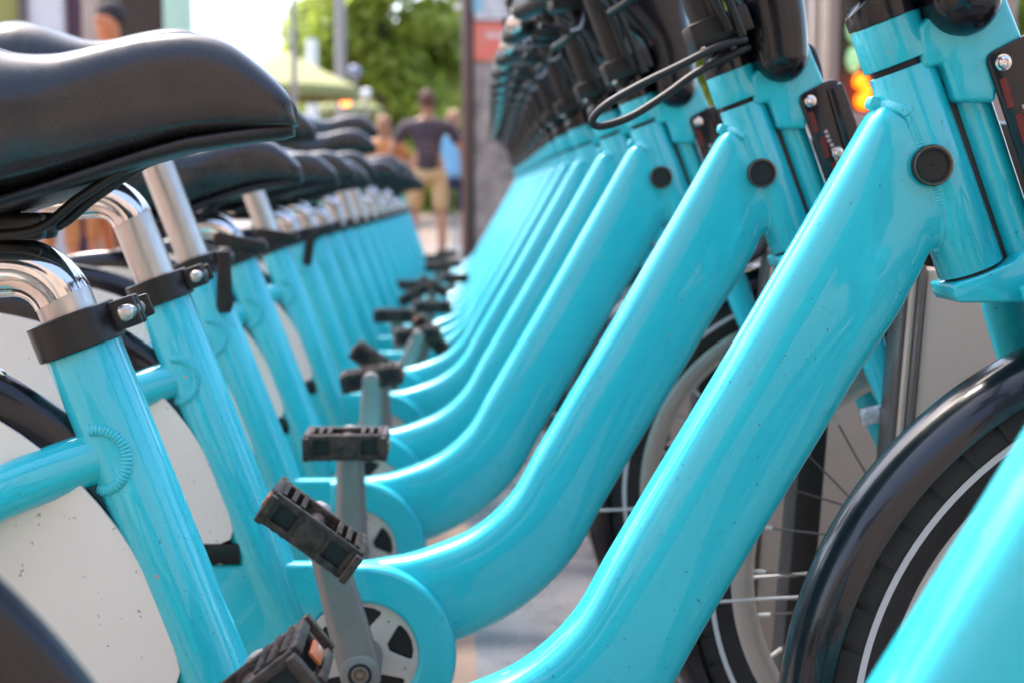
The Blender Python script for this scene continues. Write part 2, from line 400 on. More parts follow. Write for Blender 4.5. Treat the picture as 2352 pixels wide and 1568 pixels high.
def make_bike():
    root = empty('share_bike', (0, YB, 0))
    # ---- down tube
    prs = []
    for a, b in (((2072, 226), (2196, 560)), ((2036, 240), (2160, 568)), ((2000, 258), (2128, 580)), ((1958, 326), (2108, 615)), ((1905, 418), (2084, 662)), ((1840, 530), (2046, 730)), ((1740, 700), (1962, 855)), ((1640, 870), (1872, 1005)), ((1500, 1103), (1722, 1248)), ((1398, 1275), (1607, 1440))):
        prs.append((P(*a), P(*b)))
    for a, b in (((1170, 1140), (1306, 1284)), ((1080, 1218), (1190, 1392)), ((960, 1266), (1022, 1475)), ((870, 1283), (900, 1503)), ((790, 1293), (800, 1515)), ((720, 1302), (720, 1518))):
        prs.append((PC(*a), PC(*b)))
    cen = crom([((a[0]+b[0])/2, 0, (a[1]+b[1])/2) for a, b in prs], 6)
    dirs = crom([(a[0]-b[0], 0, a[1]-b[1]) for a, b in prs], 6)
    hwv = crom([(math.hypot(a[0]-b[0], a[1]-b[1])/2, 0, 0) for a, b in prs], 6)
    rings = []; N = len(cen)
    for i, (p, t, u, v) in enumerate(frames(cen)):
        n = dirs[i].normalized(); a_ = hwv[i].x
        if i == N-1: pass
        b_ = .0200+.0060*min(1, i/(N*.5))-.0095*max(0, min(1, (i-N*.76)/(N*.14))); r = []
        for k in range(56):
            q = 2*math.pi*k/56; c, s = math.cos(q), math.sin(q)
            r.append(p+n*(a_*math.copysign(abs(c)**.60, c))+Vector((0, 1, 0))*(b_*math.copysign(abs(s)**.50, s)))
        rings.append(r)
    bm = bmesh.new(); add_loft(bm, rings)
    link('down_tube', finish(bm, 'down_tube', 60), PAINT, root)
    # ---- head tube
    bm = bmesh.new()
    hb = HBOT; add_cyl(bm, HT-HA*.002, hb, HR, 48, .0012)
    ht = link('head_tube', finish(bm, 'head_tube', 40), PAINT, root)
    bm = bmesh.new()
    add_cyl(bm, HT-HA*.006, hb+HA*.005, HR-.0035, 32)
    link('headset_bearing', finish(bm, 'bearing', 40), HOLE, ht)
    # weld beads round the joint
    bm = bmesh.new()
    curve = crom([V3(P(*p)) for p in ((1999, 236), (2018, 243), (2043, 248), (2066, 262), (2080, 300), (2096, 345), (2116, 400), (2133, 455), (2142, 500), (2148, 530), (2146, 556), (2136, 575))], 7)
    for sgn in (-1, 1):
        for i in range(0, len(curve)-1):
            p = curve[i]; w_ = (p-HT); dd = w_-HA*w_.dot(HA); dist = dd.length
            y = math.sqrt(max(0, HR**2-dist**2)) if dist < HR else 0
            y = max(y, .0105 if i > 9 else .004)
            t = (curve[i+1]-p).normalized(); ang = math.atan2(t.z, t.x)
            rot = Matrix.Rotation(-ang, 3, 'Y')
            big = 1.25 if i < 22 else 1.0
            add_sphere(bm, Vector((p.x, sgn*(y-.0004), p.z)), (.0021*big, .0019*big, .0038*big), 2, rot=rot)
    link('weld_bead', finish(bm, 'weld', 80), PAINT, root)
    # ---- button
    bm = bmesh.new(); bx, bz = P(2114, 382)
    add_lathe(bm, [(.0140, -.021), (.0143, -.0262), (.0135, -.0278), (.0112, -.0280), (.0106, -.0268), (.0106, -.021)], 48, mi=0)
    add_lathe(bm, [(.0107, -.0266), (.0108, -.0272), (.0101, -.0272), (.0098, -.0264), (.0005, -.0262), (.0005, -.021), (.0107, -.021)], 40, mi=1)
    add_lathe(bm, [(.0128, -.0281), (.0133, -.0279), (.0131, -.0275), (.0124, -.0277)], 48, mi=2)
    b = link('frame_plug', finish(bm, 'plug', 40), [BLACKG, BLACKM, COPPER], root); b.location = (bx, 0, bz)
    # ---- upper yoke
    X = Vector((HA.z*-1, 0, HA.x))*1                     # perpendicular to the head axis, towards the front
    if X.x < 0: X = -X
    bm = bmesh.new()
    yt = HT-HA*.0065
    add_cyl(bm, yt-HA*.0305, yt, HR+.0018, 48, .0010)
    poly = [P(*p) for p in ((2085, 68), (2108, 50), (2150, -10), (2120, -110), (2235, -130), (2283, 0), (2322, 98), (2290, 127), (2284, 188), (2262, 215), (2262, 240), (2170, 240), (2160, 205), (2142, 152), (2095, 168))]
    add_prism(bm, poly, -.0225, .0225, .009, seg=4)
    link('upper_yoke', finish(bm, 'upper_yoke', 50), PAINT, root)
    # ---- steering column in front of the head tube
    bm = bmesh.new()
    c0 = V3(P(2198, 150)); c1 = V3(P(2368, 640))
    add_tube(bm, [c0, c1], [.0145, .0128], 32)
    link('steering_column', finish(bm, 'column', 40), PAINT, root)
    bm = bmesh.new()
    g0 = V3(P(2152, 190)); g1 = V3(P(2300, 600)); gd = (g1-g0).normalized()
    add_tube(bm, [g0, g1], [.010, .0055], 12)
    link('gap_filler', finish(bm, 'gap', 40), BLACKR, root)  # black strip filling the gap so it looks dark
    # ---- lower yoke
    bm = bmesh.new()
    poly = [P(*p) for p in ((2160, 652), (2230, 627), (2300, 598), (2318, 578), (2352, 560), (2415, 556), (2436, 585), (2440, 670), (2420, 690), (2176, 690), (2168, 680))]
    add_prism(bm, poly, -.024, .024, .007, seg=3)
    for s in (-1, 1): add_box(bm, V3(P(2425, 640), s*.033), (.045, .034, .036), bev=.012, seg=3)
    link('lower_yoke', finish(bm, 'lower_yoke', 50), PAINT, root)
    for s in (-1, 1):
        bm = bmesh.new()
        pts = crom([V3(P(2352, 640), s*.036), V3(P(2372, 740), s*.045), V3(P(2455, 985), s*.048), V3(P(2600, 1330), s*.05), V3((FAx, FAz), s*.052)], 6)
        n = len(pts); add_tube(bm, pts, [(.010-.002*i/n, .0185-.006*i/n) for i in range(n)], 20)
        link('fork_leg', finish(bm, 'fork_leg', 40), PAINT, root)
    # ---- black cap and stem above the yoke
    bm = bmesh.new()
    b0 = yt-HA*.0308; rr = HR+.0022
    def capring(f, hmul, drop):
        out = []
        for k in range(40):
            a = 2*math.pi*k/40; xx = rr*f*math.cos(a)
            out.append(b0+X*xx+Vector((0, 1, 0))*(rr*f*math.sin(a))-HA*(hmul*(.0105+(xx+rr)*.62)-drop))
        return out
    add_loft(bm, [capring(1, 0, 0), capring(1, .9, 0), capring(.985, 1, .0002), capring(.94, 1.0, -.0012), capring(.7, 1, -.0025), capring(.3, 1, -.003)])
    link('stem_cap', finish(bm, 'stem_cap', 50), BLACKG, root)
    bm = bmesh.new()
    s0 = HT-HA*.035
    add_tube(bm, [s0-X*.004, s0-HA*.30-X*.004], [.0165, .0165], 24)
    link('stem', finish(bm, 'stem', 40), BLACKM, root)
    # ---- rounded console
    bm = bmesh.new(); rings = []
    for rx, ry, h_ in ((1160, -347, 8), (1159, -356, 40), (1157, -375, 64), (1153, -410, 84), (1148, -470, 91), (1138, -560, 95), (1118, -640, 104), (1062, -740, 148), (1025, -815, 182), (985, -930, 215), (955, -1080, 225), (940, -1180, 190), (930, -1215, 110)):
        x, z = P(1030+rx, 440+ry); hh = h_/3300; yy = min(.036, .008+hh*1.1)
        rings.append([Vector((x+hh*math.copysign(abs(math.cos(a))**.62, math.cos(a)), -.010+yy*math.copysign(abs(math.sin(a))**.7, math.sin(a)), z+.10*hh*math.cos(a))) for a in [2*math.pi*k/28 for k in range(28)]])
    cols = [crom(c, 3) for c in zip(*rings)]
    add_loft(bm, [[cols[j][i] for j in range(28)] for i in range(len(cols[0]))])
    link('console', finish(bm, 'console', 60), BLACKG, root)
    # ---- handlebar with grips and levers
    gx, gz = P(1030+618, 440-908)
    cx, cz = P(1030+845, 440-1060)
    bm = bmesh.new()
    bar = crom([(gx-.01, -.28, gz), (gx+.03, -.2, gz+.01), (cx-.01, -.1, cz-.012), (cx, 0, cz), (cx-.01, .1, cz-.012), (gx+.03, .2, gz+.01), (gx-.01, .28, gz)], 6)
    add_tube(bm, bar, .0115, 14)
    hb_ = link('handlebar', finish(bm, 'handlebar', 40), BLACKM, root)
    for s in (-1, 1):
        bm = bmesh.new()
        add_tube(bm, [(gx-.014, s*.30, gz-.002), (gx-.012, s*.29, gz-.001), (gx+.012, s*.235, gz+.005), (gx+.035, s*.19, gz+.011)], [.014, .0175, .0165, .0175], 18)
        add_cyl(bm, (gx-.016, s*.309, gz-.003), (gx-.014, s*.299, gz-.002), .0135, 18, .002, mi=1)
        link('grip', finish(bm, 'grip', 40), [BLACKM, BOLT], hb_)
        bm = bmesh.new()
        add_tube(bm, crom([(gx+.04, s*.175, gz+.005), (gx+.06, s*.18, gz-.02), (gx+.055, s*.22, gz-.045), (gx+.035, s*.28, gz-.058)], 5), (.0045, .008), 10)
        add_box(bm, (gx+.045, s*.165, gz), (.05, .03, .04), bev=.006)
        link('brake_lever', finish(bm, 'brake_lever', 40), BLACKM, hb_)
    # ---- hoses
    for hp in (((1010, -490), (940, -652), (887, -750), (836, -822), (760, -868), (660, -880)), ((970, -505), (913, -613), (882, -692), (831, -762), (764, -795), (660, -805))):
        bm = bmesh.new(); n = len(hp)
        add_tube(bm, crom([V3(P(1030+a, 440+b_), -.052-.010*i) for i, (a, b_) in enumerate(hp)], 6), .0044, 10)
        link('cable', finish(bm, 'cable', 40), BLACKM, root)
    bm = bmesh.new()
    add_box(bm, V3(P(1030+950, 440-520), -.022), (.060, .044, .026), Matrix.Rotation(R(22)*-1, 3, 'Y'), .003)
    add_sphere(bm, V3(P(1030+892, 440-452), -.040), (.0042, .0042, .0042), 2, mi=1)
    link('cable_clamp', finish(bm, 'cable_clamp', 40), [BLACKM, BOLT], root)
    # ---- lock plate in front of the column
    bm = bmesh.new()
    pl = [P(*p) for p in ((2236, 150), (2240, 134), (2252, 124), (2330, 84), (2352, 82), (2360, 90), (2480, 440), (2478, 560), (2400, 600), (2382, 590))]
    add_prism(bm, pl, -.026, -.0215, .0016)
    add_prism(bm, [P(*p) for p in ((2318, 110), (2372, 88), (2500, 470), (2430, 520))], -.03, .012, .004)
    lp = link('lock_plate', finish(bm, 'lock_plate', 35), BLACKG, root)
    bm = bmesh.new(); bx2, bz2 = P(2270, 152)
    add_lathe(bm, [(.0057, -.026), (.0057, -.0275), (.0046, -.0278), (.0040, -.0305), (.0022, -.0312), (.0018, -.0295), (.0004, -.0295), (.0004, -.026)], 24)
    o = link('bolt', finish(bm, 'bolt', 40), BOLT, lp); o.location = (bx2, 0, bz2)
    o2 = o.copy(); C.objects.link(o2); o2.location = (P(2352, 318)[0], -.003, P(2352, 318)[1])
    bm = bmesh.new()
    for k in range(4):
        add_prism(bm, [P(*p) for p in ((2262+k*8+k*27, 190+k*80), (2278+k*8+k*27, 185+k*80), (2296+k*8+k*27, 250+k*80), (2281+k*8+k*27, 256+k*80))], -.0268, -.026)
    link('red_reflection', finish(bm, 'red_reflection', 0), REDREFL, lp)  # red reflections on the plate, put in as flat coloured strips
    bm = bmesh.new()
    for k in range(16):
        t = k/15; px = 2318+t*72; py = 250+t*215
        if 8 < k < 10: continue
        for q in range(2 if k > 3 else 1):
            add_box(bm, V3(P(px+q*16, py-q*4), -.0306 if px > 2330 else -.0268), (.0032, .0008, .0030), Matrix.Rotation(R(-18), 3, 'Y'))
    link('small_print', finish(bm, 'small_print', 0), PALE, lp)
    # ---- seat tube
    bm = bmesh.new()
    add_cyl(bm, ST_B-SA*.16, ST_T-SA*.004, .0264, 56, .0012)
    stb = link('seat_tube', finish(bm, 'seat_tube', 40), PAINT, root)
    # ---- clamp
    bm = bmesh.new(); cc = ST_T-SA*.008
    add_tube(bm, [cc-SA*.0135, cc-SA*.0125, cc+SA*.0115, cc+SA*.0125], [.0292, .0306, .0306, .0290], 48)
    F = Vector((SA.z, 0, -SA.x))
    for s in (-1, 1): add_box(bm, cc+F*.037+Vector((0, s*.006, 0)), (.02, .007, .021), Matrix.Rotation(-math.atan2(F.z, F.x), 3, 'Y'), .002)
    cl = link('seat_clamp', finish(bm, 'seat_clamp', 35), BLACKM, root)
    bm = bmesh.new(); add_cyl(bm, Vector((0, -.022, 0)), Vector((0, .02, 0)), .0055, 16, .001); add_sphere(bm, (0, -.021, 0), (.0058, .003, .0058), 2)
    q = link('clamp_bolt', finish(bm, 'clamp_bolt', 40), SATIN, cl); q.location = cc+F*.041
    bm = bmesh.new()
    add_prism(bm, [(-.008, .008), (-.0095, -.03), (-.0105, -.062), (-.007, -.070), (.007, -.070), (.0105, -.062), (.0095, -.03), (.008, .008)], -.0305, -.026, .0018)
    q = link('quick_release_lever', finish(bm, 'lever', 40), BLACKM, cl); q.location = cc+F*.041
    # ---- seat post with its elbow
    bm = bmesh.new(); r = .0198
    e0 = ST_T+SA*.016; pts = [ST_T-SA*.17, ST_T, e0]; D = Vector((-1, 0, -.06)).normalized()
    N2 = 10; br = .036
    axis_ang = math.acos(SA.dot(D)); 
    for k in range(1, N2+1):
        f = k/N2; dirv = (SA*(math.sin((1-f)*axis_ang))+D*math.sin(f*axis_ang))/math.sin(axis_ang)
        pts.append(pts[-1]+dirv.normalized()*(br*axis_ang/N2))
    pts.append(pts[-1]+D*.042)
    add_tube(bm, pts, r, 32)
    post = link('seat_post', finish(bm, 'seat_post', 40), [SATIN], root)
    bm = bmesh.new(); add_tube(bm, pts[2:], [r+.0006]*len(pts[2:]), 40)
    link('elbow', finish(bm, 'elbow', 40), CHROME, post)
    saddle_parts(post)
    # ---- stays
    for s in (-1, 1):
        bm = bmesh.new()
        pts = crom([V3(P(250, 1040), s*.004), V3(P(150, 1068), s*.016), V3(P(0, 1128), s*.034), V3(P(-120, 1220), s*.046), V3(P(-230, 1400), s*.052), V3((RAx, RAz), s*.054)], 6)
        n = len(pts)
        add_tube(bm, pts, [(.014+.0045*max(0, 1-i/12), .0185-.0075*max(0, (i-8)/n)) for i in range(n)], 24)
        ss = link('seat_stay', finish(bm, 'seat_stay', 40), PAINT, root)
        bm = bmesh.new()
        ctr = V3(P(246, 1043)); 
        for k in range(30):
            a = R(-105+210*k/29); p = ctr+Vector((math.cos(a)*.0195, 0, math.sin(a)*.0215))
            w_ = p-ST_T; dd = w_-SA*w_.dot(SA); y = math.sqrt(max(.000001, .0264**2-min(dd.length, .0264)**2))
            rot = Matrix.Rotation(-a, 3, 'Y')
            add_sphere(bm, Vector((p.x, s*(y*.99), p.z)), (.0042, .0026, .0021), 2, rot=rot)
        link('weld_bead', finish(bm, 'weld2', 80), PAINT, root)
        if s < 0: continue
        bm = bmesh.new()
        pts = crom([V3((BBx-.02, BBz+.005), s*.03), V3((BBx-.12, BBz+.03), s*.043), V3((RAx, RAz), s*.056)], 5)
        add_tube(bm, pts, (.009, .013), 16)
        link('chain_stay', finish(bm, 'chain_stay', 40), PAINT, root)
    # ---- bottom bracket
    bm = bmesh.new(); add_cyl(bm, (BBx, -.016, BBz), (BBx, .045, BBz), .024, 32, .002)
    link('bottom_bracket', finish(bm, 'bb', 40), PAINT, root)
    # ---- chain guard
    RO = .0875
    out = []
    for k in range(41):
        a = R(-112+(90-(-112))*k/40); out.append((RO*math.cos(a), RO*math.sin(a)))
    lx = RAx-BBx; lz = RAz-BBz
    out += [(-.10, RO), (-.17, RO-.001), (-.24, RO+.002), (lx+.03, lz+.038), (lx-.01, lz+.03), (lx-.03, lz+.01), (lx-.03, lz-.01), (lx-.01, lz-.03), (-.2, -.035), (-.1, -.075)]
    hole = [(.0595*math.cos(R(a)), .0595*math.sin(R(a))) for a in range(0, 360, 6)]
    cg = plate('chain_guard', [out, hole], .018, .004, PAINT, root, (BBx, -.0095, BBz))
    sec = [(RO*math.cos(R(a)), RO*math.sin(R(a))) for a in range(-100, 97, 4)]+[(-.024, RO-.0015), (-.024, .0555)]+[(.0595*math.cos(R(a)), .0595*math.sin(R(a))) for a in range(104, -101, -6)]
    plate('guard_ring', [sec], .022, .005, PAINT, cg, (0, -.014, 0))
    # ---- chainring
    outc = [(.0575*math.cos(R(a)), .0575*math.sin(R(a))) for a in range(0, 360, 5)]
    loops = [outc]
    for k in range(5):
        a0 = 72*k+18; pts = []
        for (rr, da) in ((.026, -9), (.028, -12), (.046, -24), (.049, -22), (.0505, -12), (.051, 0), (.0505, 12), (.049, 22), (.046, 24), (.028, 12), (.026, 9), (.0255, 0)):
            pts.append((rr*math.cos(R(a0+da)), rr*math.sin(R(a0+da))))
        loops.append(pts)
        a1 = a0+36
        loops.append([(.043*math.cos(R(a1))+.0017*math.cos(t), .043*math.sin(R(a1))+.0017*math.sin(t)) for t in [2*math.pi*j/8 for j in range(8)]])
    cr_ = plate('chainring', loops, .003, .0006, RING, root, (BBx, -.027, BBz), 1)
    bm = bmesh.new(); add_cyl(bm, (0, .022, 0), (0, .0035, 0), .0575, 48)
    link('chainring_backing', finish(bm, 'backing', 40), HOLE, cr_)
    # ---- skirt panel over the rear wheel
    rp = .262; loc = (RAx, 0, RAz); zb = P(380, 1557)[1]-RAz
    a_s = math.asin(zb/rp); pts = []
    n = 40
    for k in range(n+1):
        a = a_s+.05+(math.pi-2*a_s-.10)*k/n; pts.append((rp*math.cos(a), rp*math.sin(a)))
    xr = rp*math.cos(a_s)
    pts += [(-xr+.004, zb+.004), (-xr+.012, zb), (xr-.014, zb), (xr-.005, zb+.004)]
    sk = plate('skirt_panel', [pts], .004, .001, CREAM, root, (RAx, -.021, RAz), 1)
    bm = bmesh.new(); add_box(bm, (0, .001, zb-.011), (2*xr+.01, .005, .020), bev=.002)
    link('panel_bracket', finish(bm, 'panel_bracket', 40), BLACKM, sk)
    for sx_, sz_ in ((.05, zb+.02), (-.08, zb+.02), (.17, .03), (-.02, .20)):
        bm = bmesh.new(); add_sphere(bm, (sx_, -.0026, sz_), (.004, .0018, .004), 2); link('screw', finish(bm, 'screw', 60), SATIN, sk)
    # ---- wheels, fenders
    ks_ = 1.043; fw = wheel('front_wheel', root, FAx, FAz); fw.scale = (ks_, 1, ks_)
    rw = wheel('rear_wheel', root, RAx, RAz); rw.scale = (1, .58, 1)
    ff = fender('front_fender', root, FAx, FAz, 40, 212); ff.scale = (ks_, 1, ks_)
    rf = fender('rear_fender', root, RAx, RAz, -20, 190)
    rf.scale = (.985, .44, .985)
    bm = bmesh.new(); a = R(62); add_sphere(bm, (.2915*math.cos(a), -.004, .2915*math.sin(a)), (.008, .008, .003), 2, rot=Matrix.Rotation(R(28), 3, 'Y'))
    link('rivet', finish(bm, 'rivet', 40), BOLT, rf)
    for s in (-1, 1):
        bm = bmesh.new()
        add_tube(bm, [(FAx, s*.044, FAz-.008), (FAx-.25, s*.038, FAz-.020), (FAx-.289, s*.034, FAz-.022)], .0019, 8)
        link('fender_stay', finish(bm, 'fender_stay', 40), RIM, root)
    bm = bmesh.new()
    p = V3(PC(1973, 932), -.0); add_box(bm, p+Vector((0, -.052, 0)), (.027, .010, .0165), Matrix.Rotation(R(-12), 3, 'Y'), .0015, mi=0)
    add_box(bm, p+Vector((.0165, -.050, -.001)), (.006, .012, .013), Matrix.Rotation(R(-12), 3, 'Y'), .0015, mi=1)
    link('reflector', finish(bm, 'reflector', 40), [CLEAR, YELLOW], root)
    # ---- cranks and pedals
    pm, rm = pedal_mesh(), refl_mesh()
    for s in (-1, 1):
        ca = link('crank_arm', crank_mesh(s), None, root); ca.location = (BBx, 0, BBz); ca['side'] = s
        link('crank_bolt', bolt_mesh(s), None, ca)
        pd = link('pedal', pm, None, ca); pd.location = (.158, s*.128, 0)
        for e in (1, -1):
            pr = link('pedal_reflector', rm, None, ca); pr.location = (.158, s*.128, 0); pr.scale = (e, 1, 1)
    return root

def kids(o): return [c for c in C.objects if c.parent == o]
def copy_tree(o, parent=None):
    c = o.copy(); C.objects.link(c); c.parent = parent
    for ch in kids(o): copy_tree(ch, c)
    return c
def base(o): return o.name.split('.')[0]

bike0 = make_bike()
#        d,     s,    raise, slide dx, dz, crank, pedal, lever
ROW = [ (0.55, -75, .150, -.01, 0,      250,  10, 30, 'nearest shared bike, only its broad tube in view at the lower right corner'),
        (1.0,     0, .000, .048, .026,   113,  38, 69, 'sharp shared bike with the largest black saddle at upper left, second in the row'),
        (1.42,   85, .049, -.004, 0,     104, -37, 69, 'shared bike with a looped black cable at its head, third in the row'),
        (1.84,  205, .128, -.004, 0,     90,   0,  0, 'shared bike with upright crank, level pedal and raised saddle, fourth along the row'),
        (2.20,  212, .000, -.004, 0,     270,  10, 100, 'shared bike with lowered saddle, fifth along the row from the camera'),
        (2.64,  206, .085, .004, 0,      91,  -35, 95, 'shared bike with crank straight up, sixth along the row'),
        (2.99,  200, .000, -.014, 0,     250,  5, 10, 'blurred shared bike with low saddle, seventh along the row'),
        (3.33,  180, .012, .0, 0,        62,  -50, 60, 'blurred shared bike, eighth along the row from the camera'),
        (3.65,  150, .000, .0, 0,        100,  0, 90, 'blurred shared bike, ninth along the row from the camera'),
        (4.00,  120, .030, .0, 0,        70,   0, 90, 'blurred shared bike, tenth along the row from the camera'),
        (4.35,   85, .110, .0, 0,        95,  30, 90, 'blurred shared bike with raised saddle, eleventh along the row'),
        (4.72,   50, .175, .0, 0,        80, -30, 90, 'blurred shared bike with the highest saddle, twelfth along the row'),
        (5.10,   15, .030, .0, 0,        120,  0, 90, 'blurred shared bike, thirteenth along the row from the camera'),
        (5.48,  -20, .060, .0, 0,        60,   0, 90, 'blurred shared bike, fourteenth along the row from the camera'),
        (5.86,  -50, .020, .0, 0,        90,   0, 90, 'blurred shared bike, fifteenth along the row from the camera'),
        (6.26,  -78, .050, .0, 0,        75,   0, 90, 'blurred shared bike, sixteenth along the row from the camera'),
        (6.68, -100, .010, .0, 0,        100,  0, 90, 'blurred shared bike next to last at the far end of the row'),
        (7.12, -122, .000, .0, 0,        85,   0, 90, 'blurred shared bike standing last at the far end of the row')]
bikes = [bike0]+[copy_tree(bike0) for _ in ROW[1:]]
proto_post = [k.location.copy() for k in kids(bike0) if base(k) == 'seat_post'][0]
for b, (dd, s, ra, sx, sz, ca, pa, lv, lab) in zip(bikes, ROW):
    b.location = (-s/3300.0, YB*dd, 0)
    tag(b, lab, 'bicycle', GB)
    for k in kids(b):
        n = base(k)
        if n == 'seat_post':
            k.location = SA*ra
            for q in kids(k):
                if base(q) == 'saddle': q.location = (sx-.048, 0, sz-.026)
        elif n == 'crank_arm':
            a = ca+(0 if k['side'] < 0 else 180)
            k.rotation_euler = (0, -R(a), 0)
            for q in kids(k):
                if base(q) in ('pedal', 'pedal_reflector'): q.rotation_euler = (0, R(a)-R(pa), 0)
        elif b is bikes[0] and n in ('rear_wheel', 'rear_fender'):
            k.location.x += .046; k.location.z += .025
        elif n == 'seat_clamp':
            for q in kids(k):
                if base(q) == 'quick_release_lever':
                    q.rotation_euler = (0, R(lv), 0)
                    if lv in (69, 90): q.scale = (1, -1, 1)
# looped cable of the third bike
bm = bmesh.new()
LC = [(1712, 92, -.045), (1690, 95, -.05), (1640, 112, -.052), (1560, 152, -.055), (1470, 196, -.057), (1400, 236, -.058), (1366, 266, -.056), (1362, 284, -.052), (1385, 290, -.048), (1450, 268, -.045), (1530, 218, -.042), (1600, 168, -.04), (1690, 122, -.035), (1720, 110, -.03)]
add_tube(bm, crom([Vector((at(x, y, YC+o).x+SC, o, at(x, y, YC+o).z)) for x, y, o in LC], 8), .0038, 12)
link('cable', finish(bm, 'loop', 40), BLACKR, bikes[2])
for hp in (((1815, 100), (1845, 130), (1862, 180), (1855, 225), (1846, 245)), ((1818, 92), (1858, 120), (1876, 180), (1872, 240), (1905, 300), (1950, 305))):
    bm = bmesh.new(); add_tube(bm, crom([Vector((at(x, y, YC).x+SC, -.01, at(x, y, YC).z)) for x, y in hp], 6), .0038, 12)
    link('cable', finish(bm, 'cable2', 40), BLACKR, bikes[2])

# ------------------------------------------------------------ docks
GD = 'tan metal docking posts in a row'
def make_dock():
    t = empty('bike_dock', (0, 0, 0)); x0 = at(2072, 760, 1.31).x+85/3300.0
    tilt = Matrix.Rotation(R(3.5), 3, 'Y')
    def bx(bm, c, s_, **k): add_box(bm, tilt @ (Vector(c)-Vector((x0, 0, .3)))+Vector((x0, 0, .3)), s_, tilt, **k)
    bm = bmesh.new(); bx(bm, (x0+.30, -.085, .30), (.60, .05, .58), bev=.006)
    link('dock_body', finish(bm, 'dock_body', 30), TAN, t)
    for k in range(3):
        bm = bmesh.new(); bx(bm, (x0-.0035-k*.0052, -.085+.004*k, .30), (.0046, .054-.008*k, .585-.004*k), bev=.001)
        link('edge_trim', finish(bm, 'edge_trim', 30), [TRIM, TAN][k % 2], t)
    bm = bmesh.new(); bx(bm, (x0-.045, .09, .33), (.030, .05, .50), bev=.004)
    link('rubber_bumper', finish(bm, 'rubber_bumper', 30), BLACKR, t)
    bm = bmesh.new(); bx(bm, (x0+.10, -.05, .66), (.16, .10, .14), bev=.012); bx(bm, (x0+.0, -.03, .60), (.10, .06, .03), bev=.008)
    link('lock_head', finish(bm, 'lock_head', 30), BLACKM, t)
    bm = bmesh.new()
    add_tube(bm, crom([(x0-.05, .03, .76), (x0-.035, .03, .72), (x0-.0, .03, .695), (x0+.06, .03, .69), (x0+.13, .03, .70)], 6), .0055, 12)
    link('lock_bar', finish(bm, 'lock_bar', 30), CHROME, t)
    bm = bmesh.new()
    add_tube(bm, [(x0-.03+.035*math.cos(a), -.085, .62+.045*math.sin(a)) for a in [2*math.pi*k/24 for k in range(25)]], .006, 10)
    link('lock_loop', finish(bm, 'lock_loop', 30), BLACKR, t)
    bm = bmesh.new(); add_box(bm, (x0+.3, 0, .012), (.80, .30, .020), bev=.003)
    link('base_plate', finish(bm, 'base_plate', 30), TRIM, t)
    return t
dock0 = make_dock()
docks = [dock0]+[copy_tree(dock0) for _ in ROW[2:]]
ordn = ['in front of the sharpest bike', 'in front of the bike with the looped cable', 'at the fourth bike along the row', 'at the fifth bike along the row', 'at the sixth bike along the row', 'at the seventh bike along the row', 'at the eighth bike along the row', 'at the ninth bike along the row', 'at the tenth bike along the row', 'at the eleventh bike along the row', 'at the twelfth bike along the row', 'at the thirteenth bike along the row', 'at the fourteenth bike along the row', 'at the fifteenth bike along the row', 'at the sixteenth bike along the row', 'at the seventeenth bike along the row', 'at the far end of the row']
for o, r_, w_ in zip(docks, ROW[1:], ordn):
    o.location = (-r_[1]/3300.0, YB*r_[0], 0)
    if o is dock0:
        for q in kids(o):
            if base(q) == 'rubber_bumper': bpy.data.objects.remove(q)
    tag(o, 'tan metal docking post with dark trim '+w_, 'bike dock', GD)

# ------------------------------------------------------------ ground
PAVE = mat('brown_pavement', (.22, .15, .11), .55, var=.6, vscale=3, vcol=(.13, .085, .06), bump=.6, bscale=90, rvar=.2)
ROAD = mat('wet_grey_paving', (.14, .138, .15), .3, var=.7, vscale=2.5, vcol=(.08, .075, .085), bump=.5, bscale=60, rvar=.22)
EARTH = mat('dull_ground', (.2, .17, .14), .8, var=.4, vscale=.5)
def sheet(name, x0, x1, y0, y1, z, m, label):
    bm = bmesh.new(); vs = [bm.verts.new(p) for p in ((x0, y0, z), (x1, y0, z), (x1, y1, z), (x0, y1, z))]; bm.faces.new(vs)
    o = link(name, finish(bm, name, 0), m); o['kind'] = 'structure'; o['label'] = label
    return o
sheet('ground', -300, 300, -60, 400, -.012, EARTH, 'flat ground running to the horizon')
sheet('pavement', -9, .036, -6, 60, -.004, PAVE, 'brown paved strip under the rear of the bikes')
sheet('street', .036, 9, -6, 60, -.004, ROAD, 'smooth grey wet paving under the front of the bikes')

# ------------------------------------------------------------ background
def gp(px, Y): return at(px, 440, Y).x
def gz(py, Y): return at(1030, py, Y).z
def slab(name, px0, px1, py0, py1, Y, depth, m, parent, bev=0.01):
    a = at(px0, (py0+py1)/2, Y); b = at(px1, (py0+py1)/2, Y)
    z0 = gz(py1, Y); z1 = gz(py0, Y)
    bm = bmesh.new(); add_box(bm, ((a.x+b.x)/2, Y+depth/2, (z0+z1)/2), (abs(b.x-a.x), depth, z1-z0), bev=bev)
    return link(name, finish(bm, name, 30), m, parent)
WHITE = mat('pale_wall', (.72, .70, .68), .6, var=.2, vscale=2)
BEIGE = mat('beige_stone', (.50, .38, .29), .6, var=.3, vscale=2)
DARK = mat('dark_glass', (.03, .022, .024), .15)
MINT = mat('mint_panel', (.50, .72, .52), .5)
YG = mat('yellow_green_panel', (.38, .36, .10), .6, var=.6, vscale=2, vcol=(.2, .28, .08))
PURPLE = mat('purple_poster', (.13, .07, .10), .6, var=.5, vscale=6)
TEAL = mat('teal_cloth', (.02, .42, .30), .7)
GREYP = mat('grey_pole_paint', (.30, .27, .26), .5)
OLIVE = mat('olive_canvas', (.27, .27, .10), .8, var=.2, vscale=3)
WCANV = mat('white_canvas', (.82, .82, .80), .8)
PINKW = mat('pinkish_stone', (.78, .66, .58), .7)
